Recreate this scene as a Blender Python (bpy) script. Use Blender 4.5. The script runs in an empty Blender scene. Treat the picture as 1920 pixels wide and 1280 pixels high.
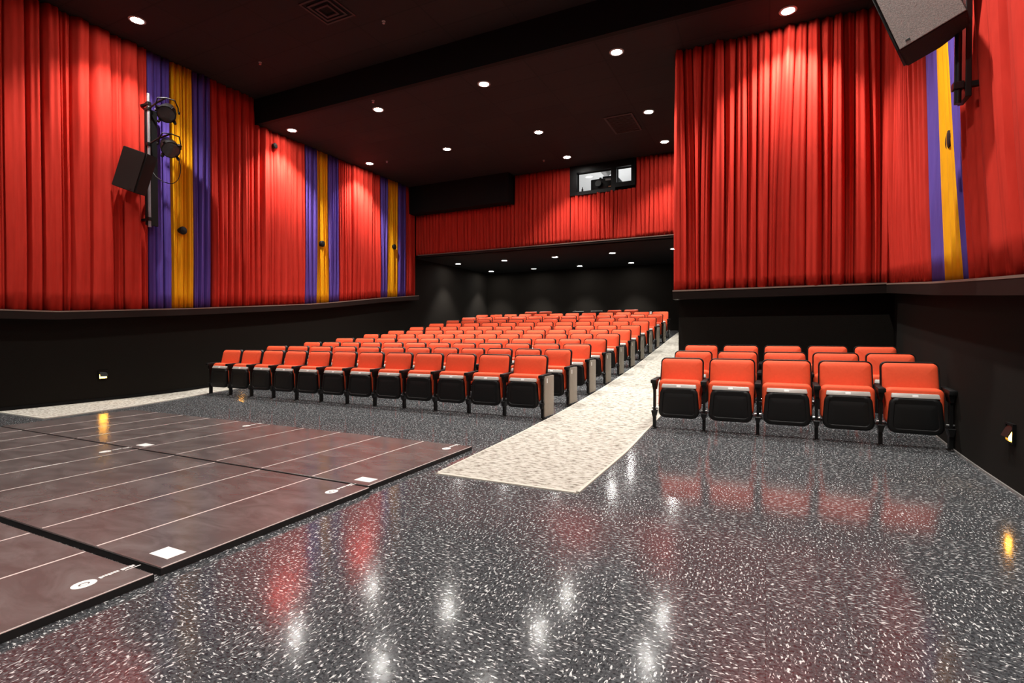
import bpy, bmesh, math, random
from mathutils import Vector, Matrix
PI = math.pi
rnd = random.Random(7)
scn = bpy.context.scene
COL = scn.collection

# ------------------------------------------------------------------ measures (metres)
XL, XR = -10.14, 1.60            # side walls
ZU, ZC, ZB = 6.22, 5.675, 3.55   # upper ceiling, lower ceiling, soffit over the rear seats
YF = 7.79                        # step between the two ceilings
YB = 13.60                       # upper back wall
YR = 18.5                        # rear wall
YX, XX = 8.84, -1.38             # cross wall behind the small block
XA = -1.32                       # wall beside the aisle, beyond the cross wall

FT = [(-9, 0), (4.6, 0), (5.4, .006), (6.26, .026), (7.26, .085), (8.23, .15), (9.18, .228), (10.17, .325), (11.12, .42),
      (12.05, .524), (13.07, .65), (14.08, .77), (15.14, .905), (16.2, 1.035), (17.2, 1.155), (18.5, 1.25), (30, 1.25)]
TT = [(-9, 1.5), (4.2, 1.5), (4.9, 1.544), (5.58, 1.59), (6.41, 1.645), (9.13, 1.86), (9.9, 1.94), (11.87, 2.18), (13.6, 2.355), (30, 4.0)]
def lerp_t(T, v):
    for (a, fa), (b, fb) in zip(T, T[1:]):
        if v <= b:
            return fa + (fb - fa) * max(0, (v - a)) / (b - a)
    return T[-1][1]
def fl(y): return lerp_t(FT, y)          # floor height, rising to the back
def tz(y): return lerp_t(TT, y)          # ledge height under the curtains

# ------------------------------------------------------------------ materials
def mat(name, col, rough=.5, spec=.5, metal=0, noise=None, bump=None, emit=None, coat=None, sheen=None):
    m = bpy.data.materials.new(name); m.use_nodes = True
    nt = m.node_tree; b = nt.nodes['Principled BSDF']
    b.inputs['Base Color'].default_value = (*col, 1)
    b.inputs['Roughness'].default_value = rough
    b.inputs['Specular IOR Level'].default_value = spec
    b.inputs['Metallic'].default_value = metal
    if coat: b.inputs['Coat Weight'].default_value = coat[0]; b.inputs['Coat Roughness'].default_value = coat[1]
    if sheen: b.inputs['Sheen Weight'].default_value = sheen
    if emit: b.inputs['Emission Color'].default_value = (*emit[0], 1); b.inputs['Emission Strength'].default_value = emit[1]
    L = nt.links
    if noise or bump:
        tc = nt.nodes.new('ShaderNodeTexCoord')
    if noise:                             # (scale, second colour, lo, hi)
        n = nt.nodes.new('ShaderNodeTexNoise'); n.inputs['Scale'].default_value = noise[0]; n.inputs['Detail'].default_value = 4
        mp = nt.nodes.new('ShaderNodeMapping'); L.new(tc.outputs['Object'], mp.inputs[0]); L.new(mp.outputs[0], n.inputs['Vector'])
        if len(noise) > 4: mp.inputs['Scale'].default_value = noise[4]
        r = nt.nodes.new('ShaderNodeValToRGB'); r.color_ramp.elements[0].position = noise[2]; r.color_ramp.elements[1].position = noise[3]
        r.color_ramp.elements[0].color = (*col, 1); r.color_ramp.elements[1].color = (*noise[1], 1)
        L.new(n.outputs['Fac'], r.inputs[0]); L.new(r.outputs[0], b.inputs['Base Color'])
    if bump:                              # (scale, strength, distance)
        n2 = nt.nodes.new('ShaderNodeTexNoise'); n2.inputs['Scale'].default_value = bump[0]; n2.inputs['Detail'].default_value = 3
        L.new(tc.outputs['Object'], n2.inputs['Vector'])
        bp = nt.nodes.new('ShaderNodeBump'); bp.inputs['Strength'].default_value = bump[1]; bp.inputs['Distance'].default_value = bump[2]
        L.new(n2.outputs['Fac'], bp.inputs['Height']); L.new(bp.outputs[0], b.inputs['Normal'])
    return m

M = {}
M['red'] = mat('red_drape', (.56, .037, .023), .9, .1, noise=(3, (.48, .028, .017), .35, .7, (6, 6, .6)), bump=(160, .15, .002))
M['purple'] = mat('purple_drape', (.125, .075, .37), .9, .1, noise=(3, (.105, .06, .31), .35, .7, (6, 6, .6)), bump=(160, .15, .002))
M['yellow'] = mat('yellow_drape', (.90, .43, .010), .9, .1, noise=(3, (.82, .37, .008), .35, .7, (6, 6, .6)), bump=(160, .15, .002))
M['seatred'] = mat('red_upholstery', (.82, .098, .034), .7, .25, noise=(40, (.78, .088, .030), .35, .7), bump=(350, .12, .001))
M['black'] = mat('black_plastic', (.006, .006, .006), .5, .25, bump=(220, .08, .001))
M['iron'] = mat('black_enamel', (.005, .005, .005), .4, .3)
M['trimgrey'] = mat('grey_plastic_lit_edge', (.42, .39, .36), .4, .5)  # plain grey plastic; on the seat edges it paints in caught light
M['plate'] = mat('white_plate', (.8, .8, .78), .4, .5)
M['steel'] = mat('steel', (.6, .6, .6), .3, .5, metal=1)
M['beige'] = mat('taupe_laminate', (.27, .235, .19), .5, .4, noise=(25, (.24, .21, .17), .3, .7))
M['wall'] = mat('black_wall_carpet', (.014, .0118, .0095), .95, .1, noise=(120, (.010, .0085, .007), .35, .65), bump=(240, .4, .003))
M['ledge'] = mat('dark_ledge_board', (.012, .0068, .005), .6, .2, noise=(4, (.010, .0055, .004), .3, .7))
M['ledgecap'] = mat('ledge_cap', (.22, .15, .12), .5, .4)
M['matblack'] = mat('black_paint', (.004, .004, .004), .8, .2)
M['vinylside'] = mat('mat_side_vinyl', (.008, .008, .008), .5, .4)
M['white'] = mat('white_print', (.85, .82, .80), .5, .4)
M['offwhite'] = mat('white_booth_wall', (.82, .81, .80), .8, .2)
M['seam'] = mat('pale_seam', (.66, .56, .53), .55, .4)
M['spk'] = mat('grey_speaker_texture', (.26, .24, .22), .75, .3, noise=(130, (.15, .14, .13), .35, .65), bump=(130, .5, .003))
M['spkblack'] = mat('black_speaker_texture', (.022, .018, .016), .8, .2, bump=(130, .5, .003))
M['grille'] = mat('speaker_grille', (.006, .006, .006), .6, .3, bump=(300, .6, .002))
M['lens'] = mat('lamp_lens', (1, 1, 1), .4, .5, emit=((1, .96, .90), 170))
M['lensdim'] = mat('dim_lamp_lens', (1, 1, 1), .4, .5, emit=((1, .95, .88), 6))
M['ring'] = mat('lamp_trim_ring', (.35, .33, .31), .5, .4)
M['amber'] = mat('amber_lens', (1, .6, .15), .4, .5, emit=((1, .42, .035), 75))
M['bindin'] = mat('carpet_binding', (.58, .55, .48), .9, .1)
M['darkglass'] = mat('par_lens', (.05, .05, .05), .12, .5)
M['basegrey'] = mat('grey_base', (.22, .21, .20), .5, .4)
M['cable'] = mat('black_cable', (.01, .01, .01), .5, .4)
M['orangelabel'] = mat('orange_label', (.7, .25, .12), .5, .3)

def nodes(m): return m.node_tree.nodes, m.node_tree.links
# carpet: beige loop pile with grey-brown flecks
m = mat('aisle_carpet', (.62, .56, .46), .95, .1); N, L = nodes(m); b = N['Principled BSDF']
tc = N.new('ShaderNodeTexCoord')
mp = N.new('ShaderNodeMapping'); mp.inputs['Scale'].default_value = (15, 34, 15); L.new(tc.outputs['Object'], mp.inputs[0])
n1 = N.new('ShaderNodeTexNoise'); n1.inputs['Scale'].default_value = 1; n1.inputs['Detail'].default_value = 5; n1.inputs['Roughness'].default_value = .65; L.new(mp.outputs[0], n1.inputs['Vector'])
r1 = N.new('ShaderNodeValToRGB'); e = r1.color_ramp.elements
e[0].position = .38; e[0].color = (.19, .17, .14, 1); e[1].position = .60; e[1].color = (.55, .53, .48, 1)
x = e.new(.48); x.color = (.44, .415, .36, 1)
L.new(n1.outputs['Fac'], r1.inputs[0]); L.new(r1.outputs[0], b.inputs['Base Color'])
n2 = N.new('ShaderNodeTexNoise'); n2.inputs['Scale'].default_value = 220; L.new(tc.outputs['Object'], n2.inputs['Vector'])
bp = N.new('ShaderNodeBump'); bp.inputs['Strength'].default_value = .5; bp.inputs['Distance'].default_value = .004
L.new(n2.outputs['Fac'], bp.inputs['Height']); L.new(bp.outputs[0], b.inputs['Normal'])
M['carpet'] = m

# floor: dark polished composition tile with white chips, chip direction turning from tile to tile
m = mat('speckled_tile', (.05, .05, .055), .13, .5); N, L = nodes(m); b = N['Principled BSDF']
tc = N.new('ShaderNodeTexCoord')
def chips(sx, sy, lo, hi, rot=0):
    mp = N.new('ShaderNodeMapping'); mp.inputs['Scale'].default_value = (sx, sy, 1); mp.inputs['Rotation'].default_value = (0, 0, rot)
    L.new(tc.outputs['Object'], mp.inputs[0])
    n = N.new('ShaderNodeTexNoise'); n.inputs['Scale'].default_value = 1; n.inputs['Detail'].default_value = 2; n.inputs['Distortion'].default_value = .6
    L.new(mp.outputs[0], n.inputs['Vector'])
    r = N.new('ShaderNodeValToRGB'); r.color_ramp.elements[0].position = lo; r.color_ramp.elements[1].position = hi
    L.new(n.outputs['Fac'], r.inputs[0]); return r.outputs[0]
ca = chips(44, 108, .595, .655, .3); cb = chips(108, 44, .595, .655, .25)
ck = N.new('ShaderNodeTexChecker'); ck.inputs['Scale'].default_value = 1 / .61
ck.inputs['Color1'].default_value = (0, 0, 0, 1); ck.inputs['Color2'].default_value = (1, 1, 1, 1); L.new(tc.outputs['Object'], ck.inputs['Vector'])
mx = N.new('ShaderNodeMix'); mx.data_type = 'RGBA'; L.new(ck.outputs['Fac'], mx.inputs['Factor']); L.new(ca, mx.inputs[6]); L.new(cb, mx.inputs[7])
g = N.new('ShaderNodeTexNoise'); g.inputs['Scale'].default_value = 75; g.inputs['Detail'].default_value = 3; L.new(tc.outputs['Object'], g.inputs['Vector'])
gr = N.new('ShaderNodeValToRGB'); gr.color_ramp.elements[0].position = .35; gr.color_ramp.elements[1].position = .7
gr.color_ramp.elements[0].color = (.024, .026, .029, 1); gr.color_ramp.elements[1].color = (.108, .114, .122, 1); L.new(g.outputs['Fac'], gr.inputs[0])
# tile joints
br = N.new('ShaderNodeTexBrick'); br.offset = 0; br.inputs['Scale'].default_value = 1; br.inputs['Brick Width'].default_value = .305; br.inputs['Row Height'].default_value = .305
br.inputs['Mortar Size'].default_value = .0016; br.inputs['Color1'].default_value = (1, 1, 1, 1); br.inputs['Color2'].default_value = (.9, .9, .9, 1); br.inputs['Mortar'].default_value = (.6, .6, .6, 1)
L.new(tc.outputs['Object'], br.inputs['Vector'])
mj = N.new('ShaderNodeMix'); mj.data_type = 'RGBA'; mj.blend_type = 'MULTIPLY'; mj.inputs['Factor'].default_value = 1
L.new(gr.outputs[0], mj.inputs[6]); L.new(br.outputs['Color'], mj.inputs[7])
mc = N.new('ShaderNodeMix'); mc.data_type = 'RGBA'; L.new(mx.outputs[2], mc.inputs['Factor']); L.new(mj.outputs[2], mc.inputs[6]); mc.inputs[7].default_value = (.68, .69, .69, 1)
L.new(mc.outputs[2], b.inputs['Base Color'])
wn = N.new('ShaderNodeTexNoise'); wn.inputs['Scale'].default_value = 9; L.new(tc.outputs['Object'], wn.inputs['Vector'])
wb = N.new('ShaderNodeBump'); wb.inputs['Strength'].default_value = .10; wb.inputs['Distance'].default_value = .006
L.new(wn.outputs['Fac'], wb.inputs['Height']); L.new(wb.outputs[0], b.inputs['Normal'])
b.inputs['IOR'].default_value = 1.62
M['floor'] = m

# folding mat vinyl: dark brown with soft scuffs
m = mat('mat_vinyl', (.05, .032, .031), .30, .35); N, L = nodes(m); b = N['Principled BSDF']
tc = N.new('ShaderNodeTexCoord'); mp = N.new('ShaderNodeMapping'); mp.inputs['Scale'].default_value = (2.2, 5, 1); mp.inputs['Rotation'].default_value = (0, 0, .5); L.new(tc.outputs['Object'], mp.inputs[0])
n = N.new('ShaderNodeTexNoise'); n.inputs['Scale'].default_value = 1.3; n.inputs['Detail'].default_value = 6; n.inputs['Roughness'].default_value = .6; n.inputs['Distortion'].default_value = .8; L.new(mp.outputs[0], n.inputs['Vector'])
r = N.new('ShaderNodeValToRGB'); r.color_ramp.elements[0].position = .38; r.color_ramp.elements[1].position = .72
r.color_ramp.elements[0].color = (.108, .086, .082, 1); r.color_ramp.elements[1].color = (.165, .142, .137, 1); L.new(n.outputs['Fac'], r.inputs[0]); L.new(r.outputs[0], b.inputs['Base Color'])
rr = N.new('ShaderNodeMapRange'); rr.inputs[1].default_value = .35; rr.inputs[2].default_value = .7; rr.inputs[3].default_value = .17; rr.inputs[4].default_value = .24
L.new(n.outputs['Fac'], rr.inputs[0]); L.new(rr.outputs[0], b.inputs['Roughness'])
M['vinyl'] = m

# ceiling: black-painted tile in a 0.61 x 1.22 grid
m = mat('dark_ceiling_tile', (.02, .015, .014), .85, .3); N, L = nodes(m); b = N['Principled BSDF']
tc = N.new('ShaderNodeTexCoord'); br = N.new('ShaderNodeTexBrick'); br.offset = 0
br.inputs['Scale'].default_value = 1; br.inputs['Brick Width'].default_value = 1.22; br.inputs['Row Height'].default_value = .61; br.inputs['Mortar Size'].default_value = .012
br.inputs['Color1'].default_value = (.014, .010, .0095, 1); br.inputs['Color2'].default_value = (.019, .0135, .0125, 1); br.inputs['Mortar'].default_value = (.009, .007, .007, 1)
L.new(tc.outputs['Object'], br.inputs['Vector']); L.new(br.outputs['Color'], b.inputs['Base Color'])
M['ceil'] = m

# window glass
m = bpy.data.materials.new('window_glass'); m.use_nodes = True; N, L = nodes(m); N.remove(N['Principled BSDF'])
t = N.new('ShaderNodeBsdfTransparent'); g = N.new('ShaderNodeBsdfGlossy'); g.inputs['Roughness'].default_value = .03
fr = N.new('ShaderNodeFresnel'); fr.inputs['IOR'].default_value = 1.45; ms = N.new('ShaderNodeMixShader')
L.new(fr.outputs[0], ms.inputs[0]); L.new(t.outputs[0], ms.inputs[1]); L.new(g.outputs[0], ms.inputs[2]); L.new(ms.outputs[0], N['Material Output'].inputs[0])
M['glass'] = m

# ------------------------------------------------------------------ mesh helpers
def box(bm, x0, x1, y0, y1, z0, z1, r=0, seg=2, f=None, mi=0):
    ret = bmesh.ops.create_cube(bm, size=1)
    vs = ret['verts']
    for v in vs:
        v.co = Vector((x0 + (v.co.x + .5) * (x1 - x0), y0 + (v.co.y + .5) * (y1 - y0), z0 + (v.co.z + .5) * (z1 - z0)))
    if r:
        es = list({e for v in vs for e in v.link_edges})
        out = bmesh.ops.bevel(bm, geom=es, offset=r, segments=seg, affect='EDGES', profile=.5)
        vs = list({v for fc in out['faces'] for v in fc.verts} | {v for v in vs if v.is_valid})
    if f:
        for v in vs: v.co = f(v.co.copy())
    return vs

def tube(bm, pts, r, n=8, cap=True):
    pts = [Vector(p) for p in pts]; rings = []
    up = Vector((0, 0, 1))
    for i, p in enumerate(pts):
        d = (pts[min(i + 1, len(pts) - 1)] - pts[max(i - 1, 0)]).normalized()
        a = d.cross(up)
        if a.length < 1e-3: a = d.cross(Vector((1, 0, 0)))
        a.normalize(); bb = d.cross(a).normalized()
        rr = r[i] if isinstance(r, (list, tuple)) else r
        rings.append([bm.verts.new(p + (a * math.cos(2 * PI * k / n) + bb * math.sin(2 * PI * k / n)) * rr) for k in range(n)])
    for A, B in zip(rings, rings[1:]):
        for k in range(n): bm.faces.new((A[k], A[(k + 1) % n], B[(k + 1) % n], B[k]))
    if cap: bm.faces.new(list(reversed(rings[0]))); bm.faces.new(rings[-1])
    return rings

def rr_pts(w, h, rc, n=4):
    rc = max(min(rc, w / 2 - .001, h / 2 - .001), .001); P = []
    for cx, cz, a0 in ((w / 2 - rc, h / 2 - rc, 0), (-w / 2 + rc, h / 2 - rc, 90), (-w / 2 + rc, -h / 2 + rc, 180), (w / 2 - rc, -h / 2 + rc, 270)):
        for k in range(n + 1):
            a = math.radians(a0 + 90 * k / n); P.append((cx + rc * math.cos(a), cz + rc * math.sin(a)))
    return P

def slab(bm, w, z0, z1, rc, layers, f=None, n=4):
    """rounded slab in the XZ plane built from rings (y, inset)"""
    h = z1 - z0; zc = (z0 + z1) / 2; rings = []
    for y, d in layers:
        ring = []
        for x, z in rr_pts(w - 2 * d, h - 2 * d, rc - d * .8, n):
            c = Vector((x, y, z + zc))
            ring.append(bm.verts.new(f(c) if f else c))
        rings.append(ring)
    k = len(rings[0])
    for A, B in zip(rings, rings[1:]):
        for i in range(k): bm.faces.new((A[i], A[(i + 1) % k], B[(i + 1) % k], B[i]))
    bm.faces.new(list(reversed(rings[0]))); bm.faces.new(rings[-1])

def make(name, bm, m, parent=None, smooth=None, flip=False):
    if flip is None: pass
    bmesh.ops.recalc_face_normals(bm, faces=bm.faces[:])
    me = bpy.data.meshes.new(name); bm.to_mesh(me); bm.free()
    if smooth is not None:
        for p in me.polygons: p.use_smooth = True
        try: me.set_sharp_from_angle(angle=math.radians(smooth))
        except Exception: pass
    me.materials.append(M[m] if isinstance(m, str) else m)
    o = bpy.data.objects.new(name, me); COL.objects.link(o)
    if parent: o.parent = parent
    return o
def B(): return bmesh.new()
def tag(o, label, cat, group=None):
    o['label'] = label; o['category'] = cat
    if group: o['group'] = group
    return o
def thing(name, label, cat, loc=(0, 0, 0), rz=0, group=None):
    o = bpy.data.objects.new(name, None); o.empty_display_size = .1; COL.objects.link(o)
    o.location = loc; o.rotation_euler = (0, 0, rz)
    return tag(o, label, cat, group)
def struct(o): o['kind'] = 'structure'; return o
def children(o): return [c for c in bpy.data.objects if c.parent is o]
def dup(root, kids, loc, label, group):
    r = root.copy(); COL.objects.link(r); r.location = loc; r['label'] = label; r['group'] = group
    for c, subs in kids:
        k = c.copy(); COL.objects.link(k); k.parent = r
        for s in subs:
            q = s.copy(); COL.objects.link(q); q.parent = k
    return r
def tree(root): return [(c, children(c)) for c in children(root)]
ORD = ['first', 'second', 'third', 'fourth', 'fifth', 'sixth', 'seventh', 'eighth', 'ninth', 'tenth', 'eleventh', 'twelfth']

# ------------------------------------------------------------------ room shell
bm = B()
ys = [-4] + [y * .5 for y in range(-7, 9)] + [4.6 + .2 * i for i in range(72)]
ys = [y for y in ys if y < 18.9]
prev = None
for y in ys:
    row = [bm.verts.new((x, y, fl(y))) for x in (XL - .25, XR + .25)]
    if prev: bm.faces.new((prev[0], prev[1], row[1], row[0]))
    prev = row
struct(make('floor', bm, 'floor', smooth=60))

def shell(name, m, *boxes):
    bm = B()
    for bx in boxes: box(bm, *bx)
    return struct(make(name, bm, m))
shell('wall_left', 'wall', (XL - .2, XL, -4, YR + .2, -.1, ZU + .1))
shell('wall_right', 'wall', (XR, XR + .2, -4, YX + .3, -.1, ZU + .1))
shell('wall_front', 'wall', (XL - .2, XR + .2, -4.2, -4, -.1, ZU + .1))
shell('wall_cross', 'wall', (XA, XR, YX + .14, YX + .3, -.1, 1.72))
shell('wall_cross_upper', 'wall', (XX, XR, YX + .02, YX + .3, 1.72, ZC))
shell('wall_aisle', 'wall', (XA, XA + .15, YX + .3, YR, -.1, ZC))
shell('wall_rear', 'wall', (XL - .2, XA + .15, YR, YR + .2, 0, ZB + .1))
# windows of the projection booth: openings in the upper back wall
W1 = (-4.66, -3.71, 4.97, 5.49); W2 = (-3.57, -3.18, 5.09, 5.49)
a, c = W1, W2
shell('wall_back', 'wall', (XL, a[0], YB, YB + .14, ZB, ZC), (a[0], a[1], YB, YB + .14, ZB, a[2]), (a[0], a[1], YB, YB + .14, a[3], ZC),
      (a[1], c[0], YB, YB + .14, ZB, ZC), (c[0], c[1], YB, YB + .14, ZB, c[2]), (c[0], c[1], YB, YB + .14, c[3], ZC), (c[1], XA, YB, YB + .14, ZB, ZC))
shell('ceiling', 'ceil', (XL - .2, XR + .2, -4.2, YF, ZU, ZU + .12))
shell('ceiling_step', 'matblack', (XL - .2, XR + .2, YF, YF + .1, ZC, ZU + .12))
shell('ceiling_lower', 'ceil', (XL - .2, XR + .2, YF + .1, YB + .14, ZC, ZC + .12))
shell('ceiling_rear', 'matblack', (XL - .2, XA + .15, YB + .14, YR + .2, ZB, ZB + .1))
shell('soffit', 'matblack', (XL, -6.56, YB - .42, YB, 4.85, ZC))

# ledges under the curtains (dark boards with a paler front lip)
def ledge_side(name, xa, xb, y0, y1, n, edge):
    bm = B(); prev = None
    for i in range(n + 1):
        y = y0 + (y1 - y0) * i / n; z = tz(y)
        row = [bm.verts.new(p) for p in ((xa, y, z - .13), (xb, y, z - .13), (xb, y, z - .012), (xa, y, z - .012))]
        if prev:
            for k in range(4): bm.faces.new((prev[k], prev[(k + 1) % 4], row[(k + 1) % 4], row[k]))
        else: bm.faces.new(row)
        prev = row
    bm.faces.new(list(reversed(prev)))
    o = struct(make(name, bm, 'ledge'))
    bm = B(); prev = None
    for i in range(n + 1):
        y = y0 + (y1 - y0) * i / n; z = tz(y)
        row = [bm.verts.new(p) for p in ((edge - .012, y, z - .016), (edge + .012, y, z - .016), (edge + .012, y, z + .004), (edge - .012, y, z + .004))]
        if prev:
            for k in range(4): bm.faces.new((prev[k], prev[(k + 1) % 4], row[(k + 1) % 4], row[k]))
        else: bm.faces.new(row)
        prev = row
    bm.faces.new(list(reversed(prev)))
    make('lip', bm, 'ledgecap', o)
ledge_side('trim_1', XL, XL + .22, -4, YB - .01, 60, XL + .21)
ledge_side('trim_2', XR - .13, XR, -4, YX - .11, 40, XR - .12)
bm = B(); box(bm, XX, XR, YX - .1, YX + .14, tz(YX) - .14, tz(YX) - .012); o = struct(make('trim_3', bm, 'ledge'))
bm = B(); box(bm, XX, XR - .13, YX - .112, YX - .088, tz(YX) - .018, tz(YX) + .004); make('lip', bm, 'ledgecap', o)
bm = B(); box(bm, XL + .25, XA, YB - .1, YB + .14, ZB, ZB + .06); o = struct(make('trim_4', bm, 'ledge'))
bm = B(); box(bm, XL + .25, XA, YB - .112, YB - .1, ZB + .045, ZB + .066); make('lip', bm, 'ledgecap', o)
# base strip along the right and left walls
def strip(name, xa, xb, y0, y1, h, m):
    bm = B(); prev = None; n = 30
    for i in range(n + 1):
        y = y0 + (y1 - y0) * i / n; z = fl(y)
        row = [bm.verts.new(p) for p in ((xa, y, z - .01), (xb, y, z - .01), (xb, y, z + h), (xa, y, z + h))]
        if prev:
            for k in range(4): bm.faces.new((prev[k], prev[(k + 1) % 4], row[(k + 1) % 4], row[k]))
        else: bm.faces.new(row)
        prev = row
    bm.faces.new(list(reversed(prev))); return struct(make(name, bm, m))
strip('baseboard_right', XR - .012, XR, -4, YX + .13, .014, 'basegrey')
strip('baseboard_left', XL, XL + .012, -4, YR, .06, 'matblack')

# ------------------------------------------------------------------ curtains
def curtain(name, label, cat, P, outw, ends, zt, fold, amp, m, seed, group, nz=16, zb=None, splay=0):
    """P(s, d): plan point at run s and depth d.  ends = (s0 bottom, s1 bottom, s0 top, s1 top)"""
    R = random.Random(seed)
    L_ = max(abs(ends[1] - ends[0]), abs(ends[3] - ends[2])); nf = max(2, round(L_ / fold)); per = 14
    # individual folds: width, depth
    wd = [1 + R.uniform(-.2, .2) for _ in range(nf)]; tot = sum(wd); am = [R.uniform(.7, 1.15) for _ in range(nf)]
    sway = [R.uniform(-1, 1) for _ in range(nf + 1)]; ph = R.uniform(0, 6)
    cum = [0]
    for w in wd: cum.append(cum[-1] + w / tot)
    bm = B(); cols = []
    for i in range(nf):
        for k in range(per):
            cols.append((i, k / per))
    cols.append((nf - 1, 1.0))
    grid = []
    for (i, u) in cols:
        c = []
        for j in range(nz + 1):
            v = j / nz
            low = max(0, 1 - v * 5)                      # hem zone
            t = cum[i] + u * (cum[i + 1] - cum[i])
            drift = (sway[i] * (1 - u) + sway[i + 1] * u) * (1.0 / nf) * (splay * (1 - v) + .18 * math.sin(3 * v + ph))
            if 0 < t < 1: t = min(max(t + drift, 0), 1)
            e = abs(math.sin(PI * u)) ** .42
            d = 1.45 * amp * am[i] * e * (.8 + .2 * math.cos(2.2 * v + sway[i] * 3)) + amp * .16 * math.sin(2 * PI * u * 2 + sway[i] * 4) * e
            d *= (1 - .25 * low)
            s = (ends[0] + (ends[1] - ends[0]) * t) * (1 - v) + (ends[2] + (ends[3] - ends[2]) * t) * v
            x, y = P(s, d)
            z0 = zb(s) if zb else tz(y)
            zz = zt(ends[0] + (ends[1] - ends[0]) * t) if callable(zt) else zt
            c.append(bm.verts.new((x, y, z0 + (zz - z0) * v)))
        grid.append(c)
    for A, C in zip(grid, grid[1:]):
        for j in range(nz): bm.faces.new((A[j], C[j], C[j + 1], A[j + 1]))
    o = make(name, bm, m, smooth=75)
    md = o.modifiers.new('cloth_thickness', 'SOLIDIFY'); md.thickness = .004; md.offset = 0
    return tag(o, label, cat, group)
PL = lambda s, d: (XL + .09 + d, s)
PR = lambda s, d: (XR - .03 - d, s)
PX = lambda s, d: (s, YX + .01 - d)
PB = lambda s, d: (s, YB - .01 - d)
left = [  # (y0, y1, colour, words)
    (-3.6, 5.60, 'red', 'wide red pleated curtain on the left wall, in front of the first purple stripe', .23, .10),
    (5.60, 6.00, 'purple', 'purple curtain strip behind the spotlights on the left wall', .13, .08),
    (6.00, 6.41, 'yellow', 'yellow curtain strip nearest the left wall spotlights', .105, .07),
    (6.41, 6.76, 'purple', 'purple curtain strip just beyond the nearest yellow strip on the left wall', .12, .08),
    (6.76, 9.13, 'red', 'red pleated curtain on the left wall between the first and second yellow strips', .17, .085),
    (9.13, 9.49, 'purple', 'purple curtain strip on the near side of the middle yellow strip, left wall', .12, .08),
    (9.49, 9.89, 'yellow', 'yellow curtain strip in the middle of the left wall', .10, .07),
    (9.89, 10.24, 'purple', 'purple curtain strip on the far side of the middle yellow strip, left wall', .12, .08),
    (10.24, 11.87, 'red', 'red pleated curtain on the left wall between the second and third yellow strips', .16, .085),
    (11.87, 12.18, 'purple', 'narrow purple curtain strip on the near side of the farthest yellow strip', .11, .08),
    (12.18, 12.65, 'yellow', 'farthest yellow curtain strip on the left wall, towards the rear corner', .105, .07),
    (12.65, 13.04, 'purple', 'dark purple curtain strip between the farthest yellow strip and the rear corner', .12, .08),
    (13.04, 13.52, 'red', 'short dark red curtain piece filling the rear left corner', .13, .07)]
for i, (y0, y1, c, lab, fo, am) in enumerate(left):
    zt = ZU - .01 if y1 <= YF else ZC - .01
    nm = {'red': 'red_curtain', 'purple': 'purple_curtain', 'yellow': 'yellow_curtain'}[c]
    if y0 < YF < y1: zt = lambda q: ZU - .01 if q < YF - .02 else ZC - .01     # stepped top under the ceiling step
    curtain(nm, lab, 'curtain', PL, 1, (y0, y1, y0, y1), zt, fo, am, c, 20 + i, 'pleated curtains on the left wall', splay=.5 if y0 < 0 else .15)
curtain('red_curtain', 'tall red curtain on the wall behind the small block of seats', 'curtain', PX, 1, (XX + .01, XR - .05, XX + .01, XR - .05), ZC - .01, .155, .10, 'red', 41, 'red curtains right of the aisle', zb=lambda s: tz(YX), splay=.35, nz=22)
curtain('red_curtain', 'finely pleated red curtain between the corner and the right wall purple strip', 'curtain', PR, 1, (6.86, YX - .01, 7.47, YX - .01), ZC - .01, .10, .07, 'red', 42, 'red curtains right of the aisle')
curtain('purple_curtain', 'purple curtain strip left of the yellow strip on the right wall', 'curtain', PR, 1, (6.43, 6.86, 7.0, 7.47), ZU - .01, .2, .05, 'purple', 43, 'striped curtains on the right wall')
curtain('yellow_curtain', 'yellow curtain strip on the right wall under the hanging speaker', 'curtain', PR, 1, (5.84, 6.43, 6.78, 7.0), ZU - .01, .2, .05, 'yellow', 44, 'striped curtains on the right wall')
curtain('purple_curtain', 'purple curtain strip right of the yellow strip on the right wall', 'curtain', PR, 1, (5.60, 5.84, 6.36, 6.78), ZU - .01, .16, .05, 'purple', 45, 'striped curtains on the right wall')
curtain('red_curtain', 'broad red curtain at the right edge of the photo, on the right wall', 'curtain', PR, 1, (-3.6, 5.60, -3.6, 6.36), ZU - .01, .24, .09, 'red', 46, 'red curtains right of the aisle', splay=.4)
# upper back wall: curtain with the booth windows cut around (three hangings)
zbb = lambda s: ZB + .062
curtain('red_curtain', 'dark red curtain under the black soffit on the upper back wall', 'curtain', PB, 1, (XL + .14, -6.56, XL + .14, -6.56), 4.85, .11, .055, 'red', 51, 'red curtains on the upper back wall', zb=zbb)
curtain('red_curtain', 'red curtain on the upper back wall between the soffit and the booth windows', 'curtain', PB, 1, (-6.55, -4.85, -6.55, -4.85), ZC - .01, .11, .055, 'red', 52, 'red curtains on the upper back wall', zb=zbb)
curtain('red_curtain', 'red curtain hanging below the booth windows', 'curtain', PB, 1, (-4.85, -3.08, -4.85, -3.08), 4.9, .12, .06, 'red', 53, 'red curtains on the upper back wall', zb=zbb)
curtain('red_curtain', 'red curtain on the upper back wall right of the booth windows', 'curtain', PB, 1, (-3.08, XA - .01, -3.08, XA - .01), ZC - .01, .12, .06, 'red', 54, 'red curtains on the upper back wall', zb=zbb)

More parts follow.
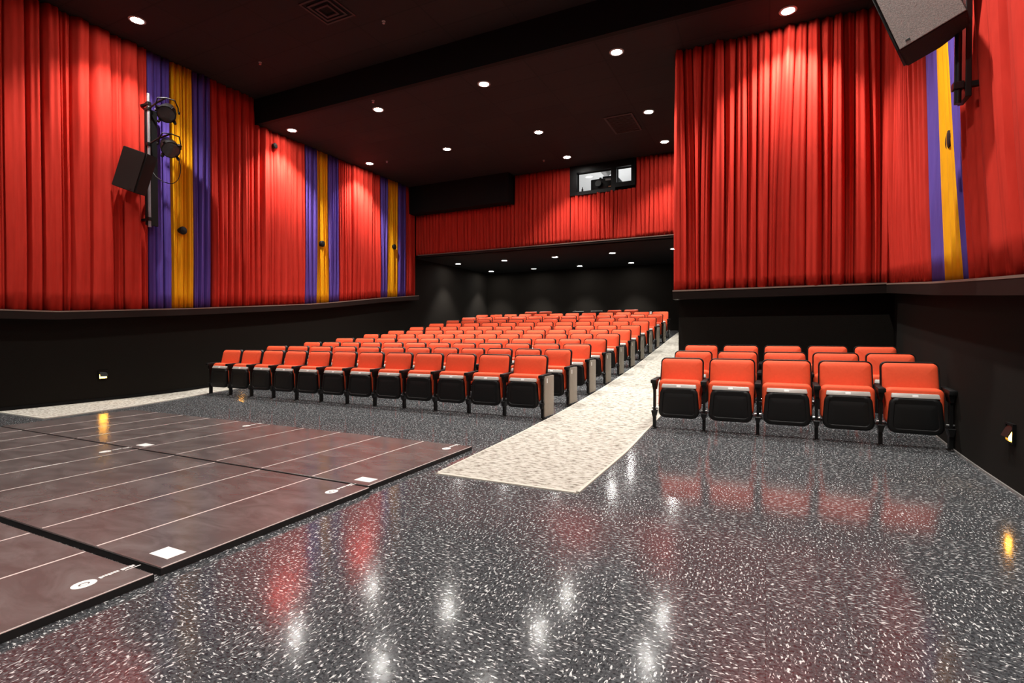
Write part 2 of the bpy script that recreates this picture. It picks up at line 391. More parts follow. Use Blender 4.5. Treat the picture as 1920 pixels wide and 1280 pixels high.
# ------------------------------------------------------------------ projection booth
def window(name, w, fo, zlow):
    bm = B(); y0, y1 = YB - .09, YB - .0
    x0, x1, z0, z1 = w; X0, X1, Z0, Z1 = fo
    box(bm, X0, x0, y0, y1, Z0, Z1); box(bm, x1, X1, y0, y1, Z0, Z1); box(bm, x0, x1, y0, y1, Z0, z0); box(bm, x0, x1, y0, y1, z1, Z1)
    o = struct(make(name, bm, 'iron'))
    bm = B(); box(bm, x0, x1, YB + .06, YB + .068, z0, z1); p = make('pane', bm, 'glass', o)
    return o
window('window_1', W1, (-4.85, -3.60, 4.88, ZC - .005), 0)
window('window_2', W2, (-3.60, -3.08, 4.97, ZC - .005), 0)
shell('wall_booth_back', 'offwhite', (-6.4, -1.9, 16.6, 16.7, 4.1, 8))
shell('wall_booth_left', 'offwhite', (-6.5, -6.4, YB + .14, 16.7, 4.1, 8))
shell('wall_booth_right', 'offwhite', (-1.9, -1.8, YB + .14, 16.7, 4.1, 8))
shell('floor_booth', 'offwhite', (-6.5, -1.8, YB + .14, 16.7, 4.0, 4.1))
shell('ceiling_booth', 'offwhite', (-6.5, -1.8, YB + .14, 16.7, 8, 8.1))
shell('wall_booth_front', 'matblack', (-6.5, -1.8, YB + .14, YB + .2, ZC, 8))
t = thing('projector', 'black film projector standing behind the booth window', 'projector', (-4.06, 14.15, 4.1))
bm = B(); box(bm, -.34, .36, -.2, .9, .98, 1.28, .02); box(bm, -.02, .36, -.15, .8, 1.28, 1.34, .01); make('body', bm, 'black', t, 40)
bm = B(); box(bm, -.2, .28, -.1, .75, 0, .98, .01); make('pedestal', bm, 'black', t, 40)
bm = B(); tube(bm, [(-.1, -.2, 1.13), (-.1, -.3, 1.13), (-.1, -.3, 1.13)], [.09, .085, .085], 20); make('lens_barrel', bm, 'iron', t, 40)
bm = B(); tube(bm, [(-.12, .0, 1.28), (-.12, .0, 1.36)], [.05, .03], 12); make('top_knob', bm, 'iron', t, 40)
bm = B(); box(bm, .08, .28, -.215, -.2, 1.20, 1.25, .004); make('control_panel', bm, 'trimgrey', t, 40)
bm = B(); box(bm, .16, .27, -.215, -.2, 1.02, 1.05, .004); make('label_plate', bm, 'orangelabel', t, 40)
t = thing('bottle', 'dark slim bottle standing at the left of the booth window', 'bottle', (-4.56, YB + .11, 4.97))
bm = B(); tube(bm, [(0, 0, 0), (0, 0, .10), (0, 0, .135), (0, 0, .15)], [.024, .024, .012, .011], 14); make('body', bm, 'black', t, 40)
bm = B(); tube(bm, [(0, 0, .15), (0, 0, .165)], .012, 12); make('cap', bm, 'iron', t, 40)
bm = B(); tube(bm, [(-3.93, 14.7, 5.42), (-3.96, 14.75, 5.52), (-4.08, 15.0, 5.66)] + [(-4.46 + .3 * math.cos(q), 15.2, 5.75 + .3 * math.sin(q)) for q in [PI * k / 14 for k in range(8)]] + [(-4.46, 15.6, 6.05), (-4.46, 16.6, 6.05)], .10, 14)
tag(make('exhaust_duct', bm, 'offwhite', None, 50), 'white curved exhaust duct above the projector in the booth', 'duct')
t = thing('ceiling_lamp', 'long strip lamp on the booth ceiling', 'lamp', (-4.2, 15.2, 7.99))
bm = B(); box(bm, -.9, .9, -.08, .08, -.05, .01, .01); make('housing', bm, 'offwhite', t)
bm = B(); box(bm, -.85, .85, -.06, .06, -.075, -.05, .008); make('diffuser', bm, 'lensdim', t)
ld = bpy.data.lights.new('booth_lamp', 'AREA'); ld.shape = 'RECTANGLE'; ld.size = 1.7; ld.size_y = .15; ld.energy = 75; ld.color = (.95, .98, 1)
lo = bpy.data.objects.new('booth_lamp', ld); COL.objects.link(lo); lo.location = (0, 0, -.1); lo.parent = t

# ------------------------------------------------------------------ downlights
EN_UP, EN_LOW, EN_REAR = 270, 620, 330
def make_lamp(z, rad, lens, energy, size, blend):
    t = thing('ceiling_downlight', '', 'ceiling light', (0, 0, z))
    bm = B(); n = 28
    prof = [(rad, .0), (rad, -.010), (rad + .012, -.014), (rad + .03, -.008), (rad + .032, .0)]
    rings = [[bm.verts.new((r * math.cos(2 * PI * k / n), r * math.sin(2 * PI * k / n), zz)) for k in range(n)] for r, zz in prof]
    for A, C in zip(rings, rings[1:]):
        for k in range(n): bm.faces.new((A[k], A[(k + 1) % n], C[(k + 1) % n], C[k]))
    make('trim_ring', bm, 'ring', t, 50)
    bm = B(); tube(bm, [(0, 0, -.001), (0, 0, -.007)], rad - .002, n); make('lens', bm, lens, t)
    ld = bpy.data.lights.new('downlight_lamp', 'SPOT'); ld.energy = energy; ld.spot_size = math.radians(size); ld.spot_blend = blend; ld.shadow_soft_size = .05
    ld.color = (1, .955, .89)
    lo = bpy.data.objects.new('downlight_lamp', ld); COL.objects.link(lo); lo.location = (0, 0, -.03); lo.parent = t
    return t
def lamps(spots, z, rad, lens, energy, size, blend, group):
    first = None
    for x, y, lab in spots:
        if first is None:
            first = make_lamp(z, rad, lens, energy, size, blend); kids = tree(first)
            first.location = (x, y, z); first['label'] = lab; first['group'] = group
        else: dup(first, kids, (x, y, z), lab, group)
LX = [-9.529 + 2.441 * i for i in range(5)]
low = [(LX[i], 8.357, 'bright round downlight, %s from the left in the nearest row of the lower ceiling' % ORD[i]) for i in range(5)]
low += [(LX[i], 10.879, 'bright round downlight, %s from the left in the middle row of the lower ceiling' % ORD[i]) for i in range(4)]
lamps(low, ZC, .085, 'lens', EN_LOW, 104, .75, 'downlights in the lower ceiling')
low = [(LX[2], 12.73, 'bright round downlight over the booth window, in the rear row of the lower ceiling'), (LX[3], 12.73, 'bright round downlight right of the booth windows, in the rear row of the lower ceiling')]
lamps(low, ZC, .085, 'lens', EN_LOW * .6, 100, .75, 'rear downlights in the lower ceiling')
lamps([(-9.19, 5.0, 'round downlight in the upper ceiling over the nearest red curtain on the left')], ZU, .09, 'lens', EN_UP * 1.8, 112, .7, 'downlights in the upper ceiling')
UP = [(.3, y) for y in (5.0, 2.2, -.8)]
lamps([(x, y, 'round downlight in the upper ceiling beside the right wall, outside the photo') for x, y in UP], ZU, .09, 'lens', EN_UP * 3.0, 112, .7, 'right side downlights outside the photo')
UP = [(-9.19, y) for y in (2.2, -.8)]
lamps([(x, y, 'round downlight in the upper ceiling beside the left wall, outside the photo') for x, y in UP], ZU, .09, 'lens', EN_UP * 1.8, 112, .7, 'left side downlights outside the photo')
UP = [(-9.19 + 2.44 * i, y) for i in (1, 2) for y in (5.0, 2.2, -.8)]
lamps([(x, y, 'round downlight in the upper ceiling above the front of the room, outside the photo') for x, y in UP], ZU, .09, 'lens', EN_UP * .5, 112, .7, 'front downlights outside the photo')
RX = [-9.56, -7.78, -6.0, -4.17, -2.40]
rear = [(RX[i], 15.35, 'small downlight under the rear soffit, %s from the left in its near row' % ORD[i]) for i in range(5)]
rear += [(RX[i], 17.75, 'small downlight under the rear soffit, %s from the left in its far row' % ORD[i]) for i in range(4)]
lamps(rear, ZB, .085, 'lens', EN_REAR, 78, .7, 'small downlights under the rear soffit')

# amber step lights low on the side walls
def step_light(x, y, z, sg, lab):
    t = thing('step_light', lab, 'wall light', (x, y, z))
    bm = B()
    box(bm, 0, sg * .02, -.07, .07, -.075, -.06); box(bm, 0, sg * .02, -.07, .07, .055, .07); box(bm, 0, sg * .02, -.07, -.055, -.06, .055); box(bm, 0, sg * .02, .055, .07, -.06, .055)
    make('frame', bm, 'iron', t)
    bm = B(); box(bm, 0, sg * .004, -.055, .055, -.06, .01); make('back_plate', bm, 'amber', t)
    bm = B(); prev = None
    for dy in (-.056, .056):
        row = [bm.verts.new(p) for p in ((sg * .004, dy, .05), (sg * .012, dy, .05), (sg * .048, dy, -.028), (sg * .042, dy, -.032))]
        if prev:
            for k in range(4): bm.faces.new((prev[k], prev[(k + 1) % 4], row[(k + 1) % 4], row[k]))
        else: bm.faces.new(row)
        prev = row
    bm.faces.new(list(reversed(prev))); make('hood', bm, 'iron', t)
step_light(XL, 4.91, .455, 1, 'amber step light low on the left wall before the seats')
step_light(XL, 7.48, .60, 1, 'amber step light low on the left wall, hidden behind the left end of the seats')
step_light(XR, 4.99, .42, -1, 'amber step light low on the right wall near the small block of seats')

# ------------------------------------------------------------------ vents and sprinklers
def vent(name, x, y, z, sx, sy, lab):
    t = thing(name, lab, 'vent', (x, y, z))
    bm = B()
    for k, q in enumerate((1, .72, .44)):
        a, c = sx / 2 * q, sy / 2 * q; w = .035; zz = -.012 - .012 * k
        box(bm, -a, a, -c, -c + w, zz, 0); box(bm, -a, a, c - w, c, zz, 0); box(bm, -a, -a + w, -c + w, c - w, zz, 0); box(bm, a - w, a, -c + w, c - w, zz, 0)
    make('louver_frame', bm, mat_vent, t)
    bm = B(); box(bm, -sx / 2 + .03, sx / 2 - .03, -sy / 2 + .03, sy / 2 - .03, -.004, .0); make('backing', bm, 'matblack', t)
mat_vent = mat('vent_paint', (.028, .020, .018), .6, .4)
vent('ceiling_vent', -6.22, 6.15, ZU, .6, .6, 'square dark air diffuser in the upper ceiling at the top of the photo')
t = thing('return_grille', 'rectangular dark return grille in the lower ceiling near the cross wall', 'vent', (-2.82, 11.25, ZC))
bm = B()
box(bm, -.3, .3, -.5, -.46, -.015, 0); box(bm, -.3, .3, .46, .5, -.015, 0); box(bm, -.3, -.26, -.46, .46, -.015, 0); box(bm, .26, .3, -.46, .46, -.015, 0)
make('frame', bm, mat_vent, t)
bm = B()
for k in range(14): box(bm, -.26, .26, -.45 + .066 * k, -.42 + .066 * k, -.012, -.002)
make('louvers', bm, mat_vent, t)
def sprinkler(x, y, z, lab):
    t = thing('sprinkler_head', lab, 'sprinkler', (x, y, z), 0, 'sprinkler heads in the ceilings')
    bm = B(); tube(bm, [(0, 0, .02), (0, 0, -.008)], .03, 14); make('escutcheon', bm, 'ring', t)
    bm = B(); tube(bm, [(0, 0, -.008), (0, 0, -.035), (0, 0, -.036), (0, 0, -.040)], [.010, .008, .022, .022], 10); make('deflector', bm, 'steel', t)
sprinkler(-8.55, 6.78, ZU, 'sprinkler head in the upper ceiling left of the air diffuser')
sprinkler(-5.63, 6.78, ZU, 'sprinkler head in the upper ceiling right of the air diffuser')
sprinkler(-6.91, 8.0, ZC, 'sprinkler head beside the ceiling step, above the second nearest downlight')
sprinkler(-9.0, 10.94, ZC, 'sprinkler head in the lower ceiling beside the left wall')
sprinkler(-5.27, 12.69, ZC, 'sprinkler head in the lower ceiling before the booth window')

# round black surround speakers on the curtains
def dome(p, nrm, lab, r=.07, k=1):
    t = thing('surround_speaker', lab, 'speaker', p, math.atan2(nrm[1], nrm[0]), 'small round wall speakers')
    bm = B(); tube(bm, [(-.14, 0, 0), (.03 * k, 0, 0), (.05 * k, 0, 0)], [.03, r, r], 18); make('body', bm, 'black', t, 40)
    bm = B(); tube(bm, [(.05 * k, 0, 0), (.062 * k, 0, 0), (.068 * k, 0, 0)], [r * .92, r * .8, r * .3], 18); make('grille', bm, 'grille', t, 40)
dome((XL + .16, 6.17, 3.10), (1, 0), 'small round black speaker on the nearest yellow strip of the left wall', .075)
dome((XL + .16, 9.62, 3.38), (1, 0), 'small round black speaker on the middle yellow strip of the left wall', .075)
dome((XL + .16, 12.42, 3.72), (1, 0), 'small round black speaker on the farthest yellow strip of the left wall', .075)
dome((XL + .16, 8.25, 5.36), (1, 0), 'small round black speaker high on the left wall red curtain under the lower ceiling', .06)
dome((XR - .06, 6.30, 2.98), (-1, 0), 'small round black speaker on the yellow strip of the right wall', .085, .25)

# ------------------------------------------------------------------ hung speakers, poles, spotlights
def hung_speaker(sg, P, a, tl, d, H, w, lab):
    ca, sa, ct, st = math.cos(a), math.sin(a), math.cos(tl), math.sin(tl)
    n = Vector((sg * ca * ct, sa * ct, -st)); u = Vector((sg * ca * st, sa * st, ct)); s = Vector((-sg * sa, ca, 0))
    P = Vector(P)
    t = thing('loudspeaker', lab, 'speaker', P)
    T = lambda x, y, z: n * x + s * y + u * z       # x out of the grille, y across (away from the camera), z up
    bm = B()
    # wedge-backed cabinet: outline in (x, y) extruded along z
    prof = [(-.012, 0), (-.012, w), (-d * .55, w), (-d, w * .72), (-d, 0)]
    lo_ = [bm.verts.new(T(x, y, 0)) for x, y in prof]; hi_ = [bm.verts.new(T(x, y, H)) for x, y in prof]
    k = len(prof)
    for i in range(k): bm.faces.new((lo_[i], lo_[(i + 1) % k], hi_[(i + 1) % k], hi_[i]))
    bm.faces.new(list(reversed(lo_))); bm.faces.new(hi_)
    bmesh.ops.bevel(bm, geom=bm.edges[:], offset=.008, segments=2, affect='EDGES')
    make('cabinet', bm, 'spkblack', t, 30)
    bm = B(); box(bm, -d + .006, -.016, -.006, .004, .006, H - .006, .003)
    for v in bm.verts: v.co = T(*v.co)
    make('side_panel', bm, 'spkblack' if sg > 0 else 'spk', t)  # grey panel on the right speaker, black on the left
    bm = B(); vs = box(bm, -.014, .006, .012, w - .012, .012, H - .012, .004)
    for v in bm.verts: v.co = T(*v.co)
    make('grille', bm, 'grille', t, 30)
    bm = B(); vs = box(bm, -.10, -.07, -.009, -.004, .035, .05)
    for v in bm.verts: v.co = T(*v.co)
    make('badge', bm, 'iron', t)
    # bracket to the pole
    bm = B()
    mid = T(-d * .9, w * .6, H * .5); pole = Vector(((XL + .32) if sg > 0 else (XR - .26), 5.50, P.z + H * .55)) - P
    tube(bm, [mid, (mid + pole) / 2 + Vector((0, 0, .03)), pole], .022, 10)
    vs = box(bm, -d - .012, -d + .004, w * .1, w * .66, H * .32, H * .68)
    for v in vs: v.co = T(*v.co)
    make('bracket', bm, 'iron', t, 40)
hung_speaker(1, (-9.51, 5.10, 3.50), .334, .348, .45, .685, .24, 'black loudspeaker hung on the left wall pole below the spotlights')
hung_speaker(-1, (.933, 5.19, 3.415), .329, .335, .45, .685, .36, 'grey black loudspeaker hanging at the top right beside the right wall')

def pole(x, y, z0, z1, xw, lab, pm):
    t = thing('mounting_pole', lab, 'pole', (x, y, z0))
    h = z1 - z0; sg = 1 if xw < x else -1
    bm = B(); tube(bm, [(0, 0, 0), (0, 0, h)], .024, 14); make('pipe', bm, pm, t, 40)
    bm = B(); box(bm, -.02 - sg * .06, .02 - sg * .06, -.03, .17, .04, h - .25, .004); make('backboard', bm, 'iron', t)
    for zz in (.12, h - .2):
        bm = B(); box(bm, min(xw - x, sg * .02), max(xw - x, sg * .02), -.02, .02, zz, zz + .04); box(bm, -.035, .035, -.035, .035, zz - .01, zz + .05, .006); make('bracket', bm, 'iron', t)
mat_pole = mat('grey_pipe', (.32, .31, .33), .35, .5, metal=.6)
pole(XL + .34, 5.50, 3.03, 5.37, XL, 'pipe and black backboard on the left wall carrying speaker and spotlights', mat_pole)
pole(XR - .24, 5.36, 2.98, 5.30, XR, 'pipe and black backboard on the right wall behind the hanging speaker', 'iron')

def par(p, aim, polexyz, lab):
    p = Vector(p); t = thing('spotlight', lab, 'spotlight', p, 0, 'spotlights on the left wall pole')
    K = 1.4; d = Vector(aim).normalized() * K; s = d.cross(Vector((0, 0, 1))).normalized() * K; u = s.cross(d) / K
    bm = B(); tube(bm, [-d * .12, -d * .10, -d * .02, d * .02, d * .10, d * .112], [.06, .105, .128, .14, .147, .147], 20); make('housing', bm, 'iron', t, 40)
    bm = B(); tube(bm, [d * .112, d * .118, d * .122], [.128, .10, .04], 20); make('lens', bm, 'darkglass', t, 40)
    bm = B(); tube(bm, [s * .115, s * .12 + u * .06, s * .09 + u * .15, u * .165, -s * .09 + u * .15, -s * .12 + u * .06, -s * .115], .011, 8)
    tube(bm, [s * .115, s * .135], .022, 10); tube(bm, [-s * .115, -s * .135], .022, 10); make('yoke', bm, 'iron', t, 40)
    q = Vector(polexyz) - p
    bm = B(); tube(bm, [u * .165, (u * .165 + q) / 2 + Vector((0, 0, .02)), q], .016, 8); box(bm, q.x - .035, q.x + .035, q.y - .035, q.y + .035, q.z - .03, q.z + .03, .006); make('clamp', bm, 'iron', t, 40)
    bm = B()
    for k in range(4):
        a = PI / 4 + PI / 2 * k; c = s * math.cos(a) + u * math.sin(a)
        tube(bm, [d * .09 + c * .10, d * .15 + c * .125], [.03, .028], 4)
    make('barn_door', bm, 'iron', t)
PXp = XL + .34
par((-9.52, 5.66, 5.06), (.55, -.45, -.55), (PXp, 5.50, 5.10), 'upper black spotlight on the left wall pole')
par((-9.52, 5.68, 4.46), (.6, -.2, -.5), (PXp, 5.50, 4.48), 'lower black spotlight on the left wall pole, just above the speaker')
bm = B()
pts = [(-9.58 + .06 * math.sin(q), 5.72 + .10 * math.sin(q) ** 1 * 1.6, 4.40 - .30 * (1 - math.cos(q)) + .02) for q in [PI * k / 14 for k in range(15)]]
pts += [(-9.60, 5.62, 3.83), (-9.66, 5.54, 3.90), (-9.72, 5.5, 4.0)]
tube(bm, pts, .007, 6); tag(make('power_cable', bm, 'cable', None, 60), 'thin black cable looping below the lower spotlight', 'cable')

# ------------------------------------------------------------------ aisle carpets
def runner(name, lab, edgeL, edgeR, y0, y1):
    """edgeL / edgeR: tables y -> x"""
    t = thing(name, lab, 'carpet', (0, 0, 0))
    def ribbon(nm, fa, fb, h, m, ya, yb, n):
        bm = B(); prev = None
        for i in range(n + 1):
            y = ya + (yb - ya) * i / n; z = fl(y)
            row = [bm.verts.new(p) for p in ((fa(y), y, z - .004), (fb(y), y, z - .004), (fb(y), y, z + h), (fa(y), y, z + h))]
            if prev:
                for k in range(4): bm.faces.new((prev[k], prev[(k + 1) % 4], row[(k + 1) % 4], row[k]))
            else: bm.faces.new(row)
            prev = row
        bm.faces.new(list(reversed(prev))); return make(nm, bm, m, t)
    L_ = lambda y: lerp_t(edgeL, y); R_ = lambda y: lerp_t(edgeR, y)
    ribbon('pile', L_, R_, .007, 'carpet', y0, y1, 70)
    ribbon('edge_binding', lambda y: R_(y) - .018, lambda y: R_(y) + .004, .009, 'bindin', y0, min(y1, 8.7), 30)
    ribbon('edge_binding', lambda y: L_(y) - .004, lambda y: L_(y) + .014, .009, 'bindin', y0, y1, 60)
    ribbon('edge_binding', lambda y: L_(y) - .004, lambda y: R_(y) + .004, .009, 'bindin', y0 - .005, y0 + .022, 2)
runner('aisle_carpet', 'long pale beige flecked carpet along the aisle between the two seat blocks',
       [(3.4, -2.415), (4.62, -2.49), (6.1, -2.565), (30, -2.572)], [(3.4, -1.207), (5, -1.21), (6, -1.243), (8.7, -1.25), (8.95, -1.335), (30, -1.335)], 3.54, 18.4)
runner('aisle_carpet', 'pale beige flecked carpet along the foot of the left wall',
       [(3.4, XL + .015), (30, XL + .015)], [(3.4, -8.73), (4.77, -8.99), (6.3, -9.43), (30, -9.43)], 3.55, 18.4)

# ------------------------------------------------------------------ folding floor mats
PW = .568
def print_mark(t, x, y):
    """white printed mark: oval emblem and a two-word line of strokes, running along y"""
    bm = B(); n = 24
    o_ = [bm.verts.new((x + .040 * math.cos(2 * PI * k / n), y + .048 * math.sin(2 * PI * k / n), .0412)) for k in range(n)]
    i_ = [bm.verts.new((x + .015 * math.cos(2 * PI * k / n), y + .022 * math.sin(2 * PI * k / n), .0412)) for k in range(n)]
    for k in range(n): bm.faces.new((o_[k], o_[(k + 1) % n], i_[(k + 1) % n], i_[k]))
    j_ = [bm.verts.new((x + .010 * math.cos(2 * PI * k / n) + .002, y + .015 * math.sin(2 * PI * k / n), .0412)) for k in range(n)]
    bm.faces.new(j_)
    yy = y + .062
    for wd, k0 in ((.0095, 7), (.0095, 5)):
        for k in range(k0):
            h = .018 if k in (0, 3) else .013
            for xx0, xx1 in ((x - .012, x - .012 + h),):
                vs = [bm.verts.new(q) for q in ((xx0 - .005, yy, .0412), (xx0 - .005, yy + wd, .0412), (xx1, yy + wd, .0412), (xx1, yy, .0412))]; bm.faces.new(vs)
            yy += wd + .0022
        yy += .008
    vs = [bm.verts.new(q) for q in ((x + .014, yy - .062, .0412), (x + .014, yy + .004, .0412), (x + .020, yy + .004, .0412), (x + .020, yy - .062, .0412))]; bm.faces.new(vs)
    bmesh.ops.recalc_face_normals(bm, faces=bm.faces[:])
    bmesh.ops.solidify(bm, geom=bm.faces[:], thickness=.0006)
    make('printed_mark', bm, 'white', t)
def floor_mat(x1, y0, y1, lab, tagx):
    t = thing('folding_mat', lab, 'mat', (0, 0, 0), 0, 'folding floor mats in front of the seats')
    bm = B(); x0 = x1 - 5 * PW
    for k in range(5):
        a, c = x1 - (k + 1) * PW, x1 - k * PW
        box(bm, a + .002, c - .002, y0 + .003, y1 - .003, .001, .040, .006, 2)
    make('panels', bm, 'vinyl', t)
    bm = B()
    for (a, c, d, e) in ((x1 - .004, x1, y0, y1), (x0, x0 + .004, y0, y1), (x0 + .004, x1 - .004, y0, y0 + .004), (x0 + .004, x1 - .004, y1 - .004, y1)): box(bm, a, c, d, e, .0, .0345)
    make('side_skirt', bm, 'vinylside', t)
    for k in range(1, 5):
        bm = B(); xx = x1 - k * PW; box(bm, xx - .006, xx + .006, y0 + .01, y1 - .01, .034, .0402); make('seam', bm, 'seam', t)
    bm = B(); box(bm, x1 - .006, x1 - .001, y0 + .004, y1 - .004, .0345, .0392, .001); make('edge_piping', bm, 'seam', t)
    print_mark(t, x1 - .165, y1 - .20)
    bm = B(); box(bm, tagx, tagx + .15, y0 + .07, y0 + .165, .0395, .0410); make('care_label', bm, 'white', t)
floor_mat(-2.60, 2.935, 4.42, 'dark brown folding mat farthest from the camera, beside the aisle carpet', -2.60 - .20)
floor_mat(-2.60 - 5 * PW - .006, 2.935, 4.42, 'dark brown folding mat at the rear left, beside the left wall carpet', -2.60 - 5 * PW - .19)
floor_mat(-2.565, 1.472, 2.912, 'dark brown folding mat in the middle, with a white label on its near corner', -2.565 - .22)
floor_mat(-2.565 - 5 * PW - .006, 1.472, 2.912, 'dark brown folding mat at the left edge, in the middle strip of mats', -2.565 - 5 * PW - .2)
floor_mat(-2.535, -.02, 1.425, 'dark brown folding mat nearest the camera in the lower left corner', -2.535 - .22)

# ------------------------------------------------------------------ theatre seats
def lean(c):  return Vector((c.x * (1 - .03 * (c.z - .38) / .44), c.y + .185 + (c.z - .38) * .22, c.z))
def make_seat(W, end):
    """end: None, 'panel' (finished aisle end on the right) or 'plain' (extra armrest on the right)"""
    t = thing('theater_seat', '', 'seat')
    bm = B(); slab(bm, W - .051, .37, .825, .055, [(.040, .03), (.043, .012), (.036, 0), (-.004, 0), (-.008, .004), (-.004, .012)], lean, 5)
    bk = make('backrest', bm, 'black', t, 50)
    bm = B(); slab(bm, W - .077, .385, .812, .048, [(-.002, .0), (-.014, .001), (-.027, .008), (-.037, .020), (-.045, .042), (-.050, .075), (-.053, .12)], lean, 5)
    make('back_cushion', bm, 'seatred', bk, 60)
    # tipped-up seat: black underside towards the viewer, red cushion behind it
    def pan(c):
        q = (c.z - .15) / .35
        wf = 1.0 - .13 * max(0, q - .25)
        if c.z > .38 and -.0165 < c.y < -.0115: c.z -= .032 * (1 - (c.x / (W / 2 - .08)) ** 2)
        return Vector((c.x * wf, c.y - .012 + .018 * q - .016 * math.sin(PI * min(max(q, 0), 1)) * (1 - (c.x / .25) ** 2), c.z))
    bm = B(); slab(bm, W - .105, .140, .495, .075, [(.045, .012), (.030, 0), (-.006, 0), (-.016, .008), (-.020, .022), (-.020, .040), (-.012, .046), (-.014, .060), (-.016, .10)], pan, 6)
    st = make('seat_pan', bm, 'black', t, 45)
    bm = B(); slab(bm, W - .078, .215, .578, .06, [(.150, .04), (.145, .015), (.125, 0), (.055, 0), (.030, .012), (.022, .03)], lambda c: Vector((c.x, c.y - .006 + .02 * (c.z - .2) / .4, c.z)), 5)
    make('seat_cushion', bm, 'seatred', st, 60)
    bm = B(); box(bm, .082 - W / 2, W / 2 - .082, -.010, .03, .486, .528, .006, 2, lambda c: Vector((c.x * (1 - .05 * (c.z - .486) / .05), c.y + .026 * (c.z - .486) / .05 - .002, c.z)))
    make('edge_trim', bm, 'trimgrey', st, 40)  # pale grey stands for light caught on the upward slant
    bm = B(); box(bm, -.024, .024, -.0118, .0, .498, .518, .002, 1, lambda c: Vector((c.x, c.y + .026 * (c.z - .486) / .05 - .002, c.z)))
    make('number_plate', bm, 'plate', st)
    def stand(x, nm):
        bm = B()
        box(bm, x - .030, x + .030, -.035, .075, -.014, .010, .003, 1)
        box(bm, x - .016, x + .016, -.004, .050, -.010, .165)
        box(bm, x - .032, x + .032, -.030, .085, .135, .212, .004, 1, lambda c: Vector((x + (c.x - x) * (.42 + .58 * (c.z - .135) / .077), c.y, c.z)))
        box(bm, x - .013, x + .013, .0, .055, .205, .545)
        box(bm, x - .030, x + .030, -.02, .12, .455, .552, .004, 1, lambda c: Vector((x + (c.x - x) * (.42 + .58 * (c.z - .455) / .097), c.y, c.z)))
        s = make(nm, bm, 'iron', t, 30)
        bm = B(); tube(bm, [(x - .034, .028, .238), (x + .034, .028, .238)], .013, 10); tube(bm, [(x, -.03, .011), (x, -.03, .018)], .008, 8); make('hinge_bolt', bm, 'steel', s, 40)
        bm = B()
        def arm(c):
            k = min(max((c.y + .06) / .34, 0), 1)
            return Vector((x + (c.x - x) * (1.08 - .25 * k), c.y, c.z + .012 * k - (.018 * (1 - k * 3) if k < .33 and c.z < .565 else 0)))
        box(bm, x - .031, x + .031, -.06, .28, .550, .578, .010, 2, arm)
        make('armrest', bm, 'black', t, 40)
    stand(-W / 2, 'standard')
    if end:
        stand(W / 2, 'standard')
    if end == 'panel':
        bm = B(); box(bm, W / 2 + .018, W / 2 + .042, .005, .315, .035, .560, .006, 2); p = make('end_panel', bm, 'beige', t, 40)
        bm = B(); box(bm, W / 2 + .042, W / 2 + .045, .055, .085, .47, .53, .001, 1); make('row_plate', bm, 'plate', p)
    return t
WS = .559
WR = .553                         # small block
WW, WN = WS * 1.1, WS * .9        # wide and narrow seats that stagger every other row
protos = {(w_, k): make_seat(w_, k) for w_, k in ((WS, None), (WS, 'panel'), (WS, 'plain'), (WR, None), (WR, 'plain'), (WW, None), (WN, None), (WN, 'panel'))}
kidsof = {k: tree(v) for k, v in protos.items()}
used = set()
def seat(x, y, kind, lab, group, w_=WS):
    kind = (w_, kind)
    loc = (x, y, fl(y))
    if kind not in used:
        used.add(kind); o = protos[kind]; o.location = loc; o['label'] = lab; o['group'] = group; return o
    return dup(protos[kind], kidsof[kind], loc, lab, group)
Y0, DY = 6.262, .960
SX = -9.335
RW = ['front', 'second', 'third', 'fourth', 'fifth', 'sixth', 'seventh', 'eighth', 'ninth', 'tenth', 'eleventh']
for r in range(11):
    for i in range(12):
        n = 11 - i
        where = 'at the aisle end' if n == 0 else ('at the left wall end' if i == 0 else ORD[n] + ' from the aisle')
        kind = ('panel' if r < 10 else 'plain') if i == 11 else None
        w_ = WS if r % 2 == 0 or 4 <= i < 8 else (WW if i < 4 else WN)
        xs = SX + (i + .5) * WS if r % 2 == 0 else SX + sum(WW if k < 4 else WS if k < 8 else WN for k in range(i)) + w_ / 2
        seat(xs, Y0 + DY * r, kind, 'red tip-up seat %s in the %s row of the large block' % (where, RW[r]), 'red theater seats in the large block', w_)
SR = -1.195
for r in range(3):
    for i in range(5):
        kind = 'plain' if i == 4 else None
        where = ['beside the aisle carpet', 'second from the aisle', 'in the middle', 'second from the wall', 'beside the right wall'][i]
        seat(SR + (i + .5) * WR + (.01 if r else 0), Y0 + DY * r, kind, 'red tip-up seat %s in the %s row of the small block' % (where, ['front', 'second', 'rear'][r]), 'red theater seats in the small block', WR)
YL = 16.98
for i, (x, lab) in enumerate([(-7.62, 'left seat of the left red pair raised behind the last full row'), (-7.05, 'right seat of the left red pair raised behind the last full row'),
                              (-4.575, 'left seat of the right red pair raised behind the last full row'), (-4.015, 'right seat of the right red pair raised behind the last full row')]):
    seat(x, YL - .12, 'plain' if i % 2 else None, lab, 'red seats of the rear pairs')
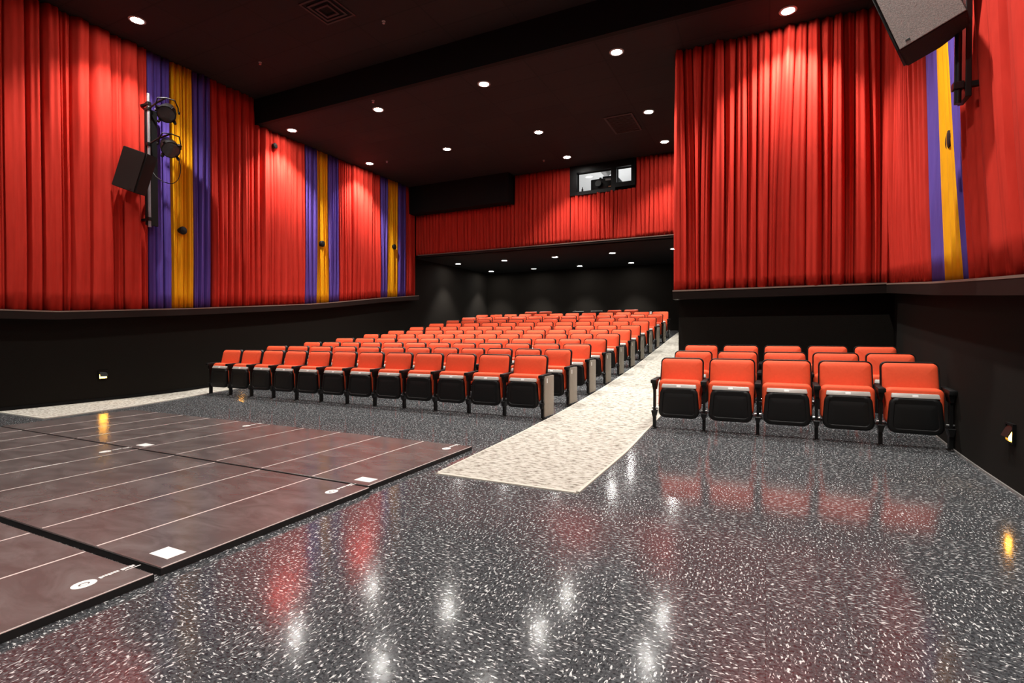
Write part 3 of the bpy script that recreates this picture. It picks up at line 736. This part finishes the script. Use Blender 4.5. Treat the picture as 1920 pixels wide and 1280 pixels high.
# black chairs parked in the gap between the rear pairs
def black_chair(x, lab):
    t = thing('stacking_chair', lab, 'chair', (x, 16.95, fl(17.0) + .004), 0, 'black chairs behind the last full row')
    bm = B(); slab(bm, .44, .46, .765, .06, [(.225, .01), (.22, 0), (.195, 0), (.19, .02)]); make('backrest', bm, 'black', t, 50)
    bm = B(); box(bm, -.22, .22, -.2, .2, .41, .455, .015); make('seat', bm, 'black', t, 50)
    bm = B(); tube(bm, [(-.2, .21, .77), (.2, .21, .77)], .011, 8); make('top_rail', bm, 'trimgrey', t, 40)
    for sx in (-.2, .2):
        for sy in (-.18, .21):
            bm = B(); tube(bm, [(sx, sy, -.02), (sx, sy, .42 if sy < 0 else .5)], .011, 8); make('leg', bm, 'iron', t, 40)
black_chair(-5.85, 'left black chair behind the last full row, between the raised red pairs')
black_chair(-5.2, 'right black chair behind the last full row, between the raised red pairs')
t = SX + 11 * WS
bm = B(); box(bm, -.03, .03, -.004, 0, -.055, .055); o = make('paper_tag', bm, 'white'); o.location = (t, Y0 + DY * 10 + .235, fl(Y0 + DY * 10) + .765)
tag(o, 'small white paper tag between the two aisle end seats of the last full row', 'tag')

# ------------------------------------------------------------------ camera, world, view
cd = bpy.data.cameras.new('camera'); cam = bpy.data.objects.new('camera', cd); COL.objects.link(cam)
yaw, pitch, roll = .4547, -.0148, .0010
cd.sensor_width = 36; cd.lens = 979.56 / 1920 * 36; cd.clip_end = 100; cd.clip_start = .05
c, s = math.cos(yaw), math.sin(yaw)
R = Vector((c, s, 0)); F = Vector((-s, c, 0)); U = Vector((0, 0, 1))
F2 = F * math.cos(pitch) + U * math.sin(pitch); U2 = -F * math.sin(pitch) + U * math.cos(pitch)
R2 = R * math.cos(roll) - U2 * math.sin(roll); U3 = R * math.sin(roll) + U2 * math.cos(roll)
mw = Matrix.Identity(4)
for i in range(3): mw[i][0] = R2[i]; mw[i][1] = U3[i]; mw[i][2] = -F2[i]
mw[0][3], mw[1][3], mw[2][3] = 0, 0, 1.142
cam.matrix_world = mw
scn.camera = cam
w = bpy.data.worlds.new('world'); scn.world = w; w.use_nodes = True
w.node_tree.nodes['Background'].inputs[0].default_value = (.02, .02, .022, 1); w.node_tree.nodes['Background'].inputs[1].default_value = .2
scn.view_settings.view_transform = 'Standard'; scn.view_settings.look = 'None'; scn.view_settings.gamma = 1
scn.view_settings.exposure = 0.0
